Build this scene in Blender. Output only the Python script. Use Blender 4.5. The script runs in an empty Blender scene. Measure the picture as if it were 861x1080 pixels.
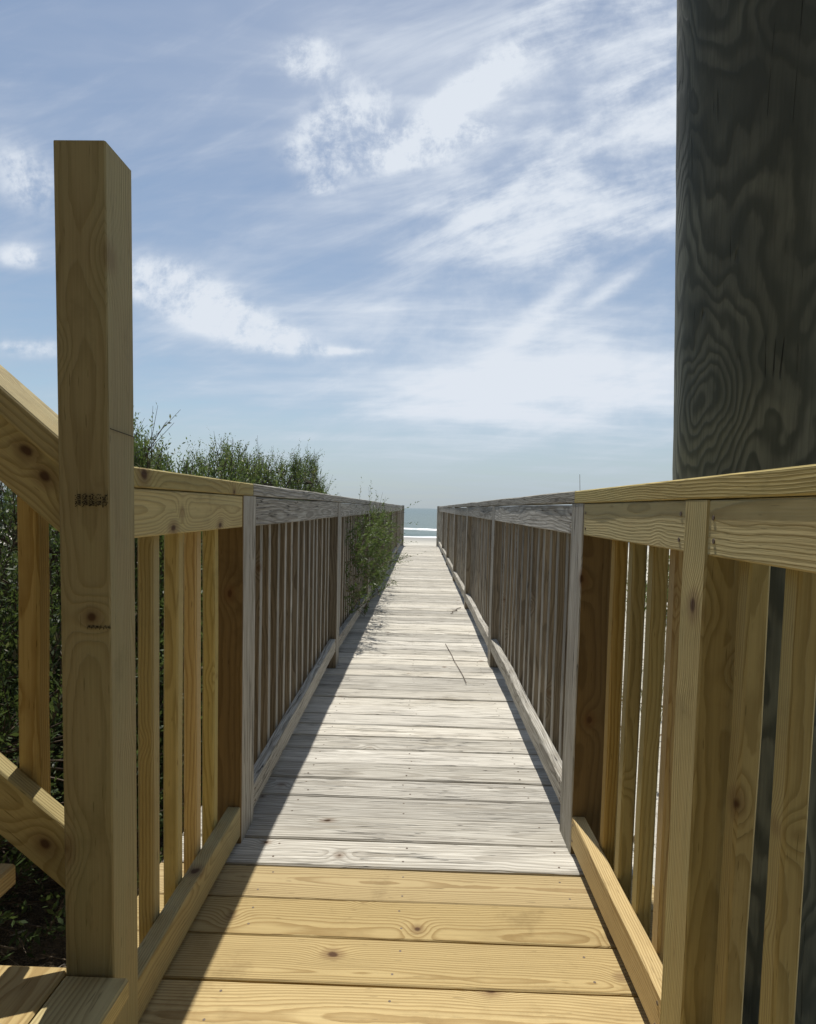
import bpy, bmesh, math, random
import numpy as np
from mathutils import Vector, Matrix
R = math.radians
random.seed(7)
sc = bpy.context.scene
C = sc.collection

# ------------------------------------------------------------------ node helper
class N:
    def __init__(s, nt): s.nt = nt; s.nt.nodes.clear()
    def n(s, t, **k):
        o = s.nt.nodes.new(t)
        for a, v in k.items(): setattr(o, a, v)
        return o
    def l(s, a, b): s.nt.links.new(a, b)
    def put(s, sock, v):
        if v is None: return
        if isinstance(v, bpy.types.NodeSocket): s.l(v, sock)
        else: sock.default_value = v
    def m(s, op, a, b=None, c=None, clamp=False):
        o = s.n('ShaderNodeMath', operation=op, use_clamp=clamp)
        s.put(o.inputs[0], a); s.put(o.inputs[1], b); s.put(o.inputs[2], c)
        return o.outputs[0]
    def v(s, op, a, b=None, scale=None):
        o = s.n('ShaderNodeVectorMath', operation=op)
        s.put(o.inputs[0], a); s.put(o.inputs[1], b)
        if scale is not None: s.put(o.inputs['Scale'], scale)
        return o.outputs['Value'] if op in ('LENGTH', 'DOT_PRODUCT', 'DISTANCE') else o.outputs[0]
    def noise(s, vec, scale, detail=3, rough=.55, dist=0, col=False):
        o = s.n('ShaderNodeTexNoise'); s.put(o.inputs['Vector'], vec); s.put(o.inputs['Scale'], scale)
        o.inputs['Detail'].default_value = detail; o.inputs['Roughness'].default_value = rough
        o.inputs['Distortion'].default_value = dist
        return o.outputs['Color' if col else 'Fac']
    def step(s, x, a, b, lo=0., hi=1.):
        o = s.n('ShaderNodeMapRange', interpolation_type='SMOOTHSTEP'); s.put(o.inputs[0], x)
        s.put(o.inputs[1], a); s.put(o.inputs[2], b); s.put(o.inputs[3], lo); s.put(o.inputs[4], hi)
        return o.outputs[0]
    def mix(s, f, a, b, mode='MIX'):
        o = s.n('ShaderNodeMix', data_type='RGBA', blend_type=mode)
        s.put(o.inputs[0], f)
        for i, x in ((6, a), (7, b)):
            if isinstance(x, tuple) and len(x) == 3: x = x + (1,)
            s.put(o.inputs[i], x)
        return o.outputs[2]
    def sep(s, v):
        o = s.n('ShaderNodeSeparateXYZ'); s.put(o.inputs[0], v); return o.outputs
    def comb(s, x, y, z):
        o = s.n('ShaderNodeCombineXYZ'); s.put(o.inputs[0], x); s.put(o.inputs[1], y); s.put(o.inputs[2], z); return o.outputs[0]
    def attr(s, name):
        return s.n('ShaderNodeAttribute', attribute_name=name).outputs['Vector']

def material(name):
    m = bpy.data.materials.new(name); m.use_nodes = True
    return m, N(m.node_tree)

def finish(g, col, rough, height=None, dist=.001, spec=.3, trans=None, emis=None):
    b = g.n('ShaderNodeBsdfPrincipled'); g.put(b.inputs['Base Color'], col if not (isinstance(col, tuple) and len(col) == 3) else col + (1,))
    g.put(b.inputs['Roughness'], rough); b.inputs['Specular IOR Level'].default_value = spec
    if height is not None:
        bp = g.n('ShaderNodeBump'); g.put(bp.inputs['Height'], height); bp.inputs['Strength'].default_value = 1
        bp.inputs['Distance'].default_value = dist; g.l(bp.outputs[0], b.inputs['Normal'])
    out = g.n('ShaderNodeOutputMaterial'); g.l(b.outputs[0], out.inputs[0])
    return b, out

def wood(name, early, late, knot=(.115, .062, .03), weather=0., wa=(.40, .385, .36), wb=(.17, .16, .145), ring=.0065,
         contrast=1., green=0., crack=.0, stain=.5, bump=.0012, vary=.34):
    m, g = material(name)
    gc = g.attr('gc'); rn = g.attr('rnd'); r = g.sep(rn)
    k1 = g.attr('knot1'); k2 = g.attr('knot2')
    seed = g.v('SCALE', rn, scale=37.)
    p = g.v('ADD', gc, seed)
    a, w, t = g.sep(gc)[0:3]
    # slow drift of the pith line gives cathedral figure
    sl = g.comb(g.m('MULTIPLY', a, 1.3), g.m('MULTIPLY', w, 3.), g.m('MULTIPLY', t, 3.))
    n1 = g.noise(g.v('ADD', sl, seed), 1., 2, .5, col=True)
    n1 = g.sep(g.v('SUBTRACT', n1, (.5, .5, .5)))
    sl2 = g.comb(g.m('MULTIPLY', a, 7.), g.m('MULTIPLY', w, 18.), g.m('MULTIPLY', t, 18.))
    n2 = g.m('SUBTRACT', g.noise(g.v('ADD', sl2, seed), 1., 3, .6), .5)
    # knots: sparse cells plus placed ones
    vo = g.n('ShaderNodeTexVoronoi', feature='F1'); g.put(vo.inputs['Vector'], p); vo.inputs['Scale'].default_value = 4.6
    dk = g.m('ADD', g.m('DIVIDE', vo.outputs['Distance'], 4.6), g.m('MULTIPLY', g.step(g.sep(vo.outputs['Color'])[0], .35, 1.), .012))
    kc = g.v('ADD', g.comb(g.m('MULTIPLY', n2, .03), g.m('MULTIPLY', n2, -.022), 0.), gc)
    d1 = g.v('LENGTH', g.v('MULTIPLY', g.v('SUBTRACT', kc, k1), (.62, 1., .7)))
    d2 = g.v('LENGTH', g.v('MULTIPLY', g.v('SUBTRACT', kc, k2), (.62, 1., .7)))
    dk = g.m('MINIMUM', dk, g.m('MINIMUM', d1, d2))
    kk = g.m('MULTIPLY', dk, dk)
    kw = g.m('EXPONENT', g.m('MULTIPLY', kk, -900.))
    oy = g.m('MULTIPLY', g.m('SUBTRACT', r[0], .5), .12)
    oz = g.m('MULTIPLY', g.m('ADD', r[1], .25), -.075)
    yy = g.m('ADD', g.m('ADD', w, oy), g.m('MULTIPLY', n1[0], .04))
    zz = g.m('ADD', g.m('ADD', t, oz), g.m('MULTIPLY', n1[1], .055))
    rr = g.m('SQRT', g.m('ADD', g.m('MULTIPLY', yy, yy), g.m('MULTIPLY', zz, zz)))
    rr = g.m('ADD', rr, g.m('MULTIPLY', n2, .006))
    rr = g.m('ADD', rr, g.m('MULTIPLY', kw, .02))
    q = g.m('FRACT', g.m('DIVIDE', rr, ring))
    band = g.m('MULTIPLY', g.step(q, .35, .88), g.step(q, .90, 1., 1., 0.))
    fib = g.noise(g.comb(g.m('MULTIPLY', g.sep(p)[0], 6.), g.m('MULTIPLY', g.sep(p)[1], 260.), g.m('MULTIPLY', g.sep(p)[2], 260.)), 1., 2, .6)
    blot = g.noise(g.comb(g.m('MULTIPLY', g.sep(p)[0], 2.5), g.m('MULTIPLY', g.sep(p)[1], 12.), g.m('MULTIPLY', g.sep(p)[2], 12.)), 1., 4, .6)
    base = g.mix(g.m('MULTIPLY', band, .85 * contrast), early, late)
    base = g.mix(g.m('MULTIPLY', g.step(fib, .35, .75), .22), base, tuple(x * .62 for x in late))
    base = g.mix(g.m('MULTIPLY', g.step(blot, .5, .78), .35 * stain), base, tuple(x * .7 for x in late))
    fl = g.noise(g.comb(g.m('MULTIPLY', g.sep(p)[0], 22.), g.m('MULTIPLY', g.sep(p)[1], 240.), g.m('MULTIPLY', g.sep(p)[2], 240.)), 1., 1)
    base = g.mix(g.step(fl, .70, .78, 0., .55), base, tuple(x * .4 for x in late))
    dirt = g.noise(p, 5., 5, .7)
    base = g.mix(g.step(dirt, .54, .74, 0., .38), base, tuple(x * .55 for x in late))
    if green: base = g.mix(g.m('MULTIPLY', g.step(blot, .65, .3), green), base, (.30, .33, .17))
    core = g.step(dk, .004, .0100, 1., 0.)
    halo = g.step(dk, .008, .026, .5, 0.)
    if weather:
        g1 = g.mix(g.step(fib, .36, .68, 0., .85), wa, wb)
        g1 = g.mix(g.m('MULTIPLY', band, .8), g1, wb)
        hair = g.noise(g.comb(g.m('MULTIPLY', g.sep(p)[0], 3.5), g.m('MULTIPLY', g.sep(p)[1], 420.), g.m('MULTIPLY', g.sep(p)[2], 420.)), 1., 2, .6)
        g1 = g.mix(g.step(hair, .58, .66, 0., .4), g1, tuple(x * .5 for x in wb))
        big = g.noise(g.comb(g.m('MULTIPLY', g.sep(p)[0], 3.), g.m('MULTIPLY', g.sep(p)[1], 40.), g.m('MULTIPLY', g.sep(p)[2], 40.)), 1., 4, .65)
        g1 = g.mix(g.step(big, .5, .76, 0., .45), g1, tuple(x * .75 for x in wb))
        g1 = g.mix(g.step(blot, .55, .8, 0., .5), g1, (.30, .26, .19))
        base = g.mix(weather, base, g1)
    base = g.mix(halo, base, tuple(x * 1.3 for x in knot))
    base = g.mix(core, base, tuple(x * (.75 if not weather else .55) for x in knot))
    tint = g.m('ADD', g.m('MULTIPLY', r[2], vary), 1. - vary * .55)
    hs = g.n('ShaderNodeHueSaturation'); g.put(hs.inputs['Value'], tint); g.put(hs.inputs['Color'], base)
    g.put(hs.inputs['Saturation'], g.m('ADD', .9, g.m('MULTIPLY', r[0], .2)))
    base = hs.outputs[0]
    h = g.m('ADD', g.m('MULTIPLY', band, .45), g.m('MULTIPLY', fib, .55))
    if crack:
        cr = g.noise(g.comb(g.m('MULTIPLY', g.sep(p)[0], 2.2), g.m('MULTIPLY', g.sep(p)[1], 85.), g.m('MULTIPLY', g.sep(p)[2], 85.)), 1., 2, .5)
        ck = g.step(g.m('ABSOLUTE', g.m('SUBTRACT', cr, .5)), .004, .014, 1., 0.)
        ck = g.m('MULTIPLY', ck, g.step(blot, .42, .6))
        base = g.mix(g.m('MULTIPLY', ck, crack), base, (.05, .045, .04))
        h = g.m('SUBTRACT', h, g.m('MULTIPLY', ck, 1.4))
    finish(g, base, .78 if not weather else .9, h, bump, .22)
    return m

M = {}
M['pine_post'] = wood('new_pine_post', (.39, .33, .18), (.25, .195, .09), contrast=.55, green=.22, stain=.8, ring=.0050)
M['pine'] = wood('new_pine', (.54, .40, .17), (.32, .20, .065), contrast=.75, stain=.6, ring=.0055)
M['pine_g'] = wood('new_pine_greenish', (.48, .39, .18), (.28, .21, .08), contrast=.75, green=.18, stain=.8, ring=.0055)
M['pine_deck'] = wood('new_pine_decking', (.47, .365, .185), (.27, .18, .075), contrast=.85, stain=1.4, ring=.006, bump=.0012)
M['brown'] = wood('brown_pine', (.20, .14, .07), (.105, .07, .034), contrast=.6, ring=.009)
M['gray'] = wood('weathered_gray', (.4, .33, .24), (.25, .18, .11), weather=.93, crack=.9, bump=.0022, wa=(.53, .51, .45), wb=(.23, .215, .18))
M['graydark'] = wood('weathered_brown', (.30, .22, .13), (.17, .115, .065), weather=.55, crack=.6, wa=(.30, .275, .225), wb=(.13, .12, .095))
M['graydeck'] = wood('weathered_decking', (.5, .45, .36), (.33, .27, .2), weather=.92, crack=.9, bump=.0018, wa=(.66, .635, .565), wb=(.36, .335, .285), ring=.0095, vary=.5)

def plain(name, col, rough=.7, spec=.3):
    m, g = material(name)
    tc = g.n('ShaderNodeTexCoord').outputs['Object']
    n = g.noise(tc, 60., 3)
    c = g.mix(g.step(n, .3, .7), tuple(x * .75 for x in col), tuple(min(1, x * 1.2) for x in col))
    finish(g, c, rough, n, .0006, spec); return m
M['nail'] = plain('rusty_nail', (.13, .095, .065), .6, .4)
M['ink'] = plain('black_ink', (.035, .028, .018), .8)
M['twig'] = plain('dry_twig', (.22, .17, .12), .9)
M['bark'] = plain('dark_bark', (.10, .075, .055), .95)

# ------------------------------------------------------------------ mesh building
FAR = (50., 50., 50.)
class MB:
    """collects lumber; every piece carries its own grain coordinates"""
    def __init__(s): s.v = []; s.f = []; s.mi = []; s.gc = []; s.rn = []; s.k1 = []; s.k2 = []
    def lumber(s, p0, p1, W, T, wd, ch=.002, seg=1, bow=0., mats=None, knots=(), rnd=None, endcut=None):
        """p0-p1 centre line, W along wd, T along the third axis; mats=(+W,+T,-W,-T,ends) slots; endcut=(n0,n1): planes to shear ends into"""
        p0 = Vector(p0); p1 = Vector(p1); ax = (p1 - p0); L = ax.length; ax.normalize()
        wd = Vector(wd); wd = (wd - ax * wd.dot(ax)).normalized(); td = ax.cross(wd)
        rnd = rnd or (random.random(), random.random(), random.random())
        kk = []
        for k in list(knots)[:2]:
            d = Vector(k) - (p0 + p1) / 2; kk.append((d.dot(ax), d.dot(wd), d.dot(td)))
        while len(kk) < 2: kk.append(FAR)
        a, b = W / 2, T / 2; c = min(ch, a * .5, b * .5)
        prof = [(a, -b + c), (a, b - c), (a - c, b), (-a + c, b), (-a, b - c), (-a, -b + c), (-a + c, -b), (a - c, -b)]
        slots = [0, 1, 1, 1, 2, 3, 3, 3] if mats else [0] * 8
        slots = [0, 0, 1, 1, 2, 2, 3, 3] if mats else [0] * 8
        i0 = len(s.v); bw = [(random.gauss(0, bow), random.gauss(0, bow)) for _ in range(seg + 1)]
        for i in range(seg + 1):
            x = -L / 2 + L * i / seg; o = bw[i] if 0 < i < seg else (0, 0)
            for (w, t) in prof:
                dx = 0
                if endcut and i in (0, seg):
                    nrm = endcut[0 if i == 0 else 1]
                    if nrm is not None:
                        nv = Vector(nrm); off = wd * w + td * t
                        dx = -off.dot(nv) / ax.dot(nv)
                P = (p0 + p1) / 2 + ax * (x + dx) + wd * (w + o[0]) + td * (t + o[1])
                s.v.append(tuple(P)); s.gc.append((x + dx, w, t))
        for i in range(seg):
            for j in range(8):
                k = (j + 1) % 8; b0 = i0 + i * 8
                s.f.append((b0 + j, b0 + k, b0 + 8 + k, b0 + 8 + j)); s.mi.append(mats[slots[j]] if mats else 0)
        s.f.append(tuple(i0 + 7 - j for j in range(8))); s.mi.append(mats[4] if mats else 0)
        b0 = i0 + seg * 8; s.f.append(tuple(b0 + j for j in range(8))); s.mi.append(mats[4] if mats else 0)
        n = (seg + 1) * 8
        s.rn += [rnd] * n; s.k1 += [kk[0]] * n; s.k2 += [kk[1]] * n
        return s
    def disc(s, c, r, h, slot, n=7):
        i0 = len(s.v)
        for z in (0, h):
            for i in range(n):
                t = 2 * math.pi * i / n; s.v.append((c[0] + r * math.cos(t), c[1] + r * math.sin(t), c[2] + z))
        s.f.append(tuple(i0 + n + i for i in range(n))); s.mi.append(slot)
        for i in range(n):
            k = (i + 1) % n; s.f.append((i0 + i, i0 + k, i0 + n + k, i0 + n + i)); s.mi.append(slot)
        s.gc += [(0, 0, 0)] * (2 * n); s.rn += [(.5, .5, .5)] * (2 * n); s.k1 += [FAR] * (2 * n); s.k2 += [FAR] * (2 * n)
    def nailx(s, c, sx, r=.0042, slot=1, n=7):
        i0 = len(s.v)
        for d in (-.001, .0012):
            for i in range(n):
                t = 2 * math.pi * i / n; s.v.append((c[0] + sx * d, c[1] + r * math.cos(t), c[2] + r * math.sin(t)))
        s.f.append(tuple(i0 + n + i for i in range(n))); s.mi.append(slot)
        for i in range(n):
            k = (i + 1) % n; s.f.append((i0 + i, i0 + k, i0 + n + k, i0 + n + i)); s.mi.append(slot)
        s.gc += [(0, 0, 0)] * (2 * n); s.rn += [(.5, .5, .5)] * (2 * n); s.k1 += [FAR] * (2 * n); s.k2 += [FAR] * (2 * n)
        return s
    def ends(s, X, sx, a, b, z0, z1=None):
        z1 = z0 if z1 is None else z1
        for y, z in ((a + .018, z0), (b - .018, z1)):
            for dz in (-.022, .022): s.nailx((X, y + random.gauss(0, .003), z + dz + random.gauss(0, .003)), sx)
        return s
    def build(s, name, mats, parent=None, origin=None):
        me = bpy.data.meshes.new(name)
        o3 = np.array(origin if origin is not None else (0, 0, 0), float)
        me.from_pydata([tuple(np.array(v) - o3) for v in s.v], [], s.f)
        for m in (mats if isinstance(mats, (list, tuple)) else [mats]): me.materials.append(m)
        me.polygons.foreach_set('material_index', s.mi)
        for nm, dat in (('gc', s.gc), ('rnd', s.rn), ('knot1', s.k1), ('knot2', s.k2)):
            at = me.attributes.new(nm, 'FLOAT_VECTOR', 'POINT'); at.data.foreach_set('vector', np.array(dat, float).ravel())
        me.update()
        o = bpy.data.objects.new(name, me); C.objects.link(o); o.location = tuple(o3)
        if parent:
            o.parent = parent; o.location = tuple(o3 - np.array(parent.location))
        return o

def tag(o, label, cat, group=None, kind=None):
    if label: o['label'] = label
    if cat: o['category'] = cat
    if group: o['group'] = group
    if kind: o['kind'] = kind
    return o
def thing(name, label, cat, loc=(0, 0, 0), group=None):
    o = bpy.data.objects.new(name, None); C.objects.link(o); o.location = loc; o.empty_display_size = .1
    return tag(o, label, cat, group)
def mesh_obj(name, verts, faces, mats, parent=None, loc=(0, 0, 0), smooth=False, attrs=None, mi=None):
    me = bpy.data.meshes.new(name); me.from_pydata(verts, [], faces)
    for m in (mats if isinstance(mats, (list, tuple)) else [mats]): me.materials.append(m)
    if mi is not None: me.polygons.foreach_set('material_index', mi)
    if smooth: me.polygons.foreach_set('use_smooth', [True] * len(me.polygons))
    for nm, dat in (attrs or {}).items():
        at = me.attributes.new(nm, 'FLOAT_VECTOR', 'POINT'); at.data.foreach_set('vector', np.array(dat, float).ravel())
    me.update()
    o = bpy.data.objects.new(name, me); C.objects.link(o); o.location = loc
    if parent: o.parent = parent
    return o

# ------------------------------------------------------------------ camera (solved from the photograph)
f, yc, h = 663.875, 577.33, 1.0043
fw = Vector((-0.020299, 0.99784908, -0.06233107)); rt = Vector((0.99950059, 0.02176373, 0.02291074)); up = Vector((-0.02421802, 0.06183488, 0.99779253))
cam = bpy.data.objects.new('camera', bpy.data.cameras.new('camera')); C.objects.link(cam); sc.camera = cam
cam.matrix_world = Matrix(((rt.x, up.x, -fw.x, 0), (rt.y, up.y, -fw.y, 0), (rt.z, up.z, -fw.z, h), (0, 0, 0, 1)))
cam.data.sensor_fit = 'HORIZONTAL'; cam.data.sensor_width = 36; cam.data.lens = f / 861 * 36
cam.data.shift_y = (yc - 540) / 861; cam.data.clip_end = 60000; cam.data.clip_start = .02
sc.render.resolution_x = 816; sc.render.resolution_y = 1024

XL, XR = -.511, .459
BP = .1435; Y0 = 1.693
YEND = 17.15
GZ = -.62       # dune level

# ------------------------------------------------------------------ boardwalk
bw = thing('boardwalk', 'long straight wooden boardwalk deck running to the beach, grey planks after four yellow new ones', 'boardwalk', (0, 2, 0))
new, old = MB(), MB()
DL, DR = -.707, .655
k = -12; y = Y0 - 12 * BP
nb = 0
while y < YEND:
    isnew = y < Y0 - .01
    gap = random.uniform(.004, .0065) if isnew else random.choice((.004, .006, .007, .009, .011))
    zz = random.gauss(0, .0006 if isnew else .0016)
    th = .036
    sk = random.gauss(0, .0012 if isnew else .002)
    mb = new if isnew else old
    l, r_ = DL + random.gauss(0, .004), DR + random.gauss(0, .004)
    kn = ()
    yc_ = y + BP / 2
    if isnew and abs(yc_ - 1.335) < .08: kn = ((-.174, 1.348, 0),)
    if isnew and abs(yc_ - 1.19) < .08: kn = ((.168, 1.262, 0),)
    if (not isnew) and abs(yc_ - 1.91) < .08: kn = ((-.279, 1.948, 0),)
    mb.lumber((l, yc_ + sk, -th / 2 + zz), (r_, yc_ - sk, -th / 2 + zz), BP - gap, th, (0, 1, 0), ch=.0025 if isnew else .004, seg=3, bow=.0006 if isnew else .0012, knots=kn)
    for jx in (-.40, -.03, .40):
        for dy in (-.036, .036):
            mb.disc((jx + random.gauss(0, .006 if isnew else .01), yc_ + dy + random.gauss(0, .004), zz - .001), .0031 if isnew else .0034, .0012, 1)
    y += BP; nb += 1
nd = new.build('new_decking', [M['pine_deck'], M['nail']], bw); nd['label'] = 'yellow new pine planks nearest the viewer'
od = old.build('weathered_decking', [M['graydeck'], M['nail']], bw); od['label'] = 'bleached grey weathered planks'
for jx in (-.66, -.40, -.03, .40, .61):
    MB().lumber((jx, -.03, -.038 - .07), (jx, YEND - .03, -.038 - .07), .14, .038, (0, 0, 1), seg=1).build('joist', M['graydark'], bw)
for py in (2.2, 4.9, 7.6, 10.3, 13., 15.7):
    for px_ in (-.56, .5):
        MB().lumber((px_, py, -1.6), (px_, py, -.19), .14, .14, (1, 0, 0)).build('pile', M['graydark'], bw)

# ------------------------------------------------------------------ railings
def railing(side, Xf, weathered, posts, y0, y1, label, bal_ys, zb_list, dz_top=0., inward=0.):
    """side -1 left, +1 right; Xf plane of the inner faces"""
    sg = side
    T = thing('railing', label, 'railing', (Xf, (y0 + y1) / 2, 0))
    cap_m, rail_m = (M['gray'], M['gray']) if weathered else (M['pine'], M['pine'])
    inn = 0  # material slots: 0 main, 1 brown
    return T

def X_(sg, Xf, d):  # d metres outward from the inner face
    return Xf + sg * d

def make_weathered(sg, Xf, posts, label):
    T = thing('railing', label, 'railing', (Xf, 9, 0))
    gm = [M['gray'], M['graydark'], M['brown']]
    last = len(posts) - 1
    for i, py in enumerate(posts):
        dep = .14 if i < last else .14
        d0 = 0 if i < last else -.045
        lean = random.gauss(0, .006) if i else 0
        # W axis = x
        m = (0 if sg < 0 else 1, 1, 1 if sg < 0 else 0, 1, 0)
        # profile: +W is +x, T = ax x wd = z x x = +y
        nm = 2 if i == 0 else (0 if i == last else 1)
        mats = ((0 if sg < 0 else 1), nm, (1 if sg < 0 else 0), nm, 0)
        kn = ()
        if i == 0 and sg > 0: kn = ((.463, 1.80, .81), (.501, 1.80, .402))
        if i == 0 and sg < 0: kn = ((-.548, 1.795, .745),)
        cx = X_(sg, Xf, .0445 + d0)
        top = 1.029 if i < last else 1.075
        MB().lumber((cx, py + dep / 2, 0.001 if i else 0.001), (cx + lean * 0, py + dep / 2 + lean, top), .089, dep, (1, 0, 0), ch=.003, seg=3, bow=.0006, mats=mats, knots=kn).build('post', gm, T)
    for i in range(last):
        a, b = posts[i] + .142, posts[i + 1] - .002
        zt = 1.029 - random.uniform(0, .006); cx = X_(sg, Xf, .021)
        MB().lumber((cx, a, zt - .0445), (cx, b, zt - .0445 + random.gauss(0, .004)), .089, .038, (0, 0, 1), ch=.003, seg=6, bow=.0014).ends(X_(sg, Xf, .002), -sg, a, b, zt - .0445).build('top_rail', [M['gray'], M['nail']], T)
        za = .112 + random.uniform(-.006, .012)
        zb0 = {0: (.118 if sg > 0 else .075, .145)}.get(i, (za + random.uniform(-.02, .02), za + random.uniform(-.02, .03)))
        MB().lumber((cx, a, zb0[0]), (cx, b, zb0[1]), .078, .038, (0, 0, 1), ch=.003, seg=6, bow=.0018).ends(X_(sg, Xf, .002), -sg, a, b, zb0[0], zb0[1]).build('bottom_rail', [M['gray'], M['nail']], T)
        n = int(round((b - a) / .139)); st = (b - a) / (n + .25)
        for j in range(n):
            yb = a + st * (j + .62) + random.gauss(0, .006); bx = X_(sg, Xf, .041 + .019)
            ln = random.gauss(0, .007)
            m5 = ((0 if sg < 0 else 1), 1, (1 if sg < 0 else 0), 1, 1)  # faces off the walk are darker: brown wood plus shade put into the colour
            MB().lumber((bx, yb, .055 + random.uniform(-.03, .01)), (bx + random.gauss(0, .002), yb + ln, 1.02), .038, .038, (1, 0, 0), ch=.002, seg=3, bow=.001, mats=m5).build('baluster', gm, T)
    # caps, butt-jointed over the posts
    js = [posts[0] + .105] + [p + .07 for p in posts[2:-1:2]] + [posts[-1] - .002]
    for a, b in zip(js[:-1], js[1:]):
        cx = X_(sg, Xf, .045)
        MB().lumber((cx, a + .0015, 1.049), (cx, b - .0015, 1.049 + random.gauss(0, .002)), .092, .037, (1, 0, 0), ch=.003, seg=8, bow=.0012).build('cap_rail', M['gray'], T)
    return T

pr = [1.80, 3.98, 6.3, 8.75, 11.2, 13.7, 16.75]
pl = [1.795, 3.85, 6.15, 8.6, 11.05, 13.6, 16.75]
make_weathered(1, XR, pr, 'grey weathered railing along the right side of the boardwalk, towards the sea')
make_weathered(-1, XL, pl, 'grey weathered railing along the left side, with green shrub growing through it')

def new_bal(T, sg, Xf, ys, knots={}):
    for i, yb in enumerate(ys):
        bx = X_(sg, Xf, .041 + .019)
        kn = knots.get(i, ())
        MB().lumber((bx - sg * .002, yb, .03), (bx - sg * .002 + random.gauss(0, .0015), yb, .985), .034, .036, (1, 0, 0), ch=.0045, seg=3, bow=.0008, knots=kn,
                    rnd=(random.random(), random.random(), random.random())).build('baluster', [M['pine_g'] if i % 3 else M['pine']], T)

# new section, right: from behind the camera to the grey post
TR = thing('railing', 'yellow new pine railing section on the right, in front of the big dark piling', 'railing', (XR, .7, 0))
MB().lumber((XR + .0445, 1.0655, -.25), (XR + .0445 + .0, 1.0655, 1.0285), .089, .089, (1, 0, 0), ch=.003, seg=4, bow=.0006, knots=((XR, 1.0586, .85),)).build('post', M['pine_g'], TR)
MB().lumber((XR + .0445, -.72, -.25), (XR + .0445, -.72, 1.0285), .089, .089, (1, 0, 0), ch=.003).build('post', M['pine_g'], TR)
cxr = XR + .021
for a, b in ((1.112, 1.798), (-.673, 1.019)):
    MB().lumber((cxr, a, .9835), (cxr, b, .9835), .089, .038, (0, 0, 1), ch=.0025, seg=4, bow=.0005).ends(XR + .002, -1, a, b, .9835).build('top_rail', [M['pine_g'], M['nail']], TR)
    MB().lumber((cxr, a, .0715), (cxr, b, .0715), .087, .038, (0, 0, 1), ch=.0025, seg=4, bow=.0005).ends(XR + .002, -1, a, b, .0715).build('bottom_rail', [M['pine'], M['nail']], TR)
MB().lumber((XR + .045, -.75, 1.0485), (XR + .045, 1.9045, 1.0485), .092, .0365, (1, 0, 0), ch=.0025, seg=4, bow=.0005).build('cap_rail', M['pine_g'], TR)
rb = [1.637, 1.509, 1.378, 1.252, .987, .855, .724, .593, .462, .331, .2, .07, -.06, -.19, -.32, -.45, -.58]
new_bal(TR, 1, XR, rb, {4: ((.4997, .968, .552),)})

# new section, left: from the tall corner post to the grey post
TL = thing('railing', 'short yellow new pine railing section between tall corner post and grey post', 'railing', (XL, 1.45, 0))
cxl = XL - .021
MB().lumber((cxl, 1.107, .9835), (cxl, 1.793, .9835), .089, .038, (0, 0, 1), ch=.0025, seg=4, bow=.0005, knots=((XL, 1.292, .952), (XL, 1.594, .95))).build('top_rail', M['pine_g'], TL)
MB().lumber((cxl, 1.107, .0635), (cxl, 1.793, .0685), .089, .038, (0, 0, 1), ch=.0025, seg=4, bow=.0005, knots=((-.53, 1.47, .11),)).build('bottom_rail', M['pine_g'], TL)
MB().lumber((XL - .045, 1.107, 1.0485), (XL - .045, 1.8985, 1.0485), .092, .0365, (1, 0, 0), ch=.0025, seg=4, bow=.0005, knots=((XL, 1.15, 1.055),)).build('cap_rail', M['pine_g'], TL)
new_bal(TL, -1, XL, [1.168, 1.3, 1.431, 1.556, 1.690])

# ------------------------------------------------------------------ tall corner post with stamps
PX, PY = -.5465, 1.0565
cp = thing('corner_post', 'tall square yellow-green pine post with black ink stamps, top higher than the railings', 'post', (PX, PY, 0))
MB().lumber((PX + .006, PY, -.75), (PX - .004, PY, 1.567), .083, .091, (1, 0, 0), ch=.0022, seg=6, bow=.0004,
            knots=((-.497, 1.02, 1.394), (-.583, 1.0, .42))).build('post_body', M['pine_post'], cp)
random.seed(11)
def stamp(cx, cz, w, hh, rows, chars):
    v, fc = [], []
    px_ = w / (chars * 6); pz = hh / (rows * 8)
    for rI in range(rows):
        for cI in range(chars):
            col = [[random.random() < .52 for _ in range(7)] for _ in range(5)]
            for i in range(5):
                for j in range(7):
                    if not col[i][j]: continue
                    x = cx - w / 2 + (cI * 6 + i) * px_; z = cz - hh / 2 + (rI * 8 + j) * pz + .003 * math.sin(i * .6)
                    yb = PY - .0455
                    i0 = len(v)
                    for (dx, dz) in ((0, 0), (px_ * .95, 0), (px_ * .95, pz * .95), (0, pz * .95)):
                        v.append((x + dx, yb + .0004, z + dz))
                    for (dx, dz) in ((0, 0), (px_ * .95, 0), (px_ * .95, pz * .95), (0, pz * .95)):
                        v.append((x + dx, yb - .0006, z + dz))
                    fc += [(i0 + 4, i0 + 5, i0 + 6, i0 + 7), (i0, i0 + 1, i0 + 5, i0 + 4), (i0 + 3, i0 + 7, i0 + 6, i0 + 2)]
    return mesh_obj('ink_stamp', [(a - PX, b - PY, c) for a, b, c in v], fc, M['ink'], cp)
stamp(-.534, 1.004, .056, .020, 2, 5)
stamp(-.524, .796, .040, .005, 1, 6)
MB().lumber((-.5045, 1.013, 1.121), (-.5045, 1.099, 1.117), .0012, .0012, (0, 0, 1), ch=.0002).build('pencil_line', M['ink'], cp)
random.seed(21)

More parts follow.
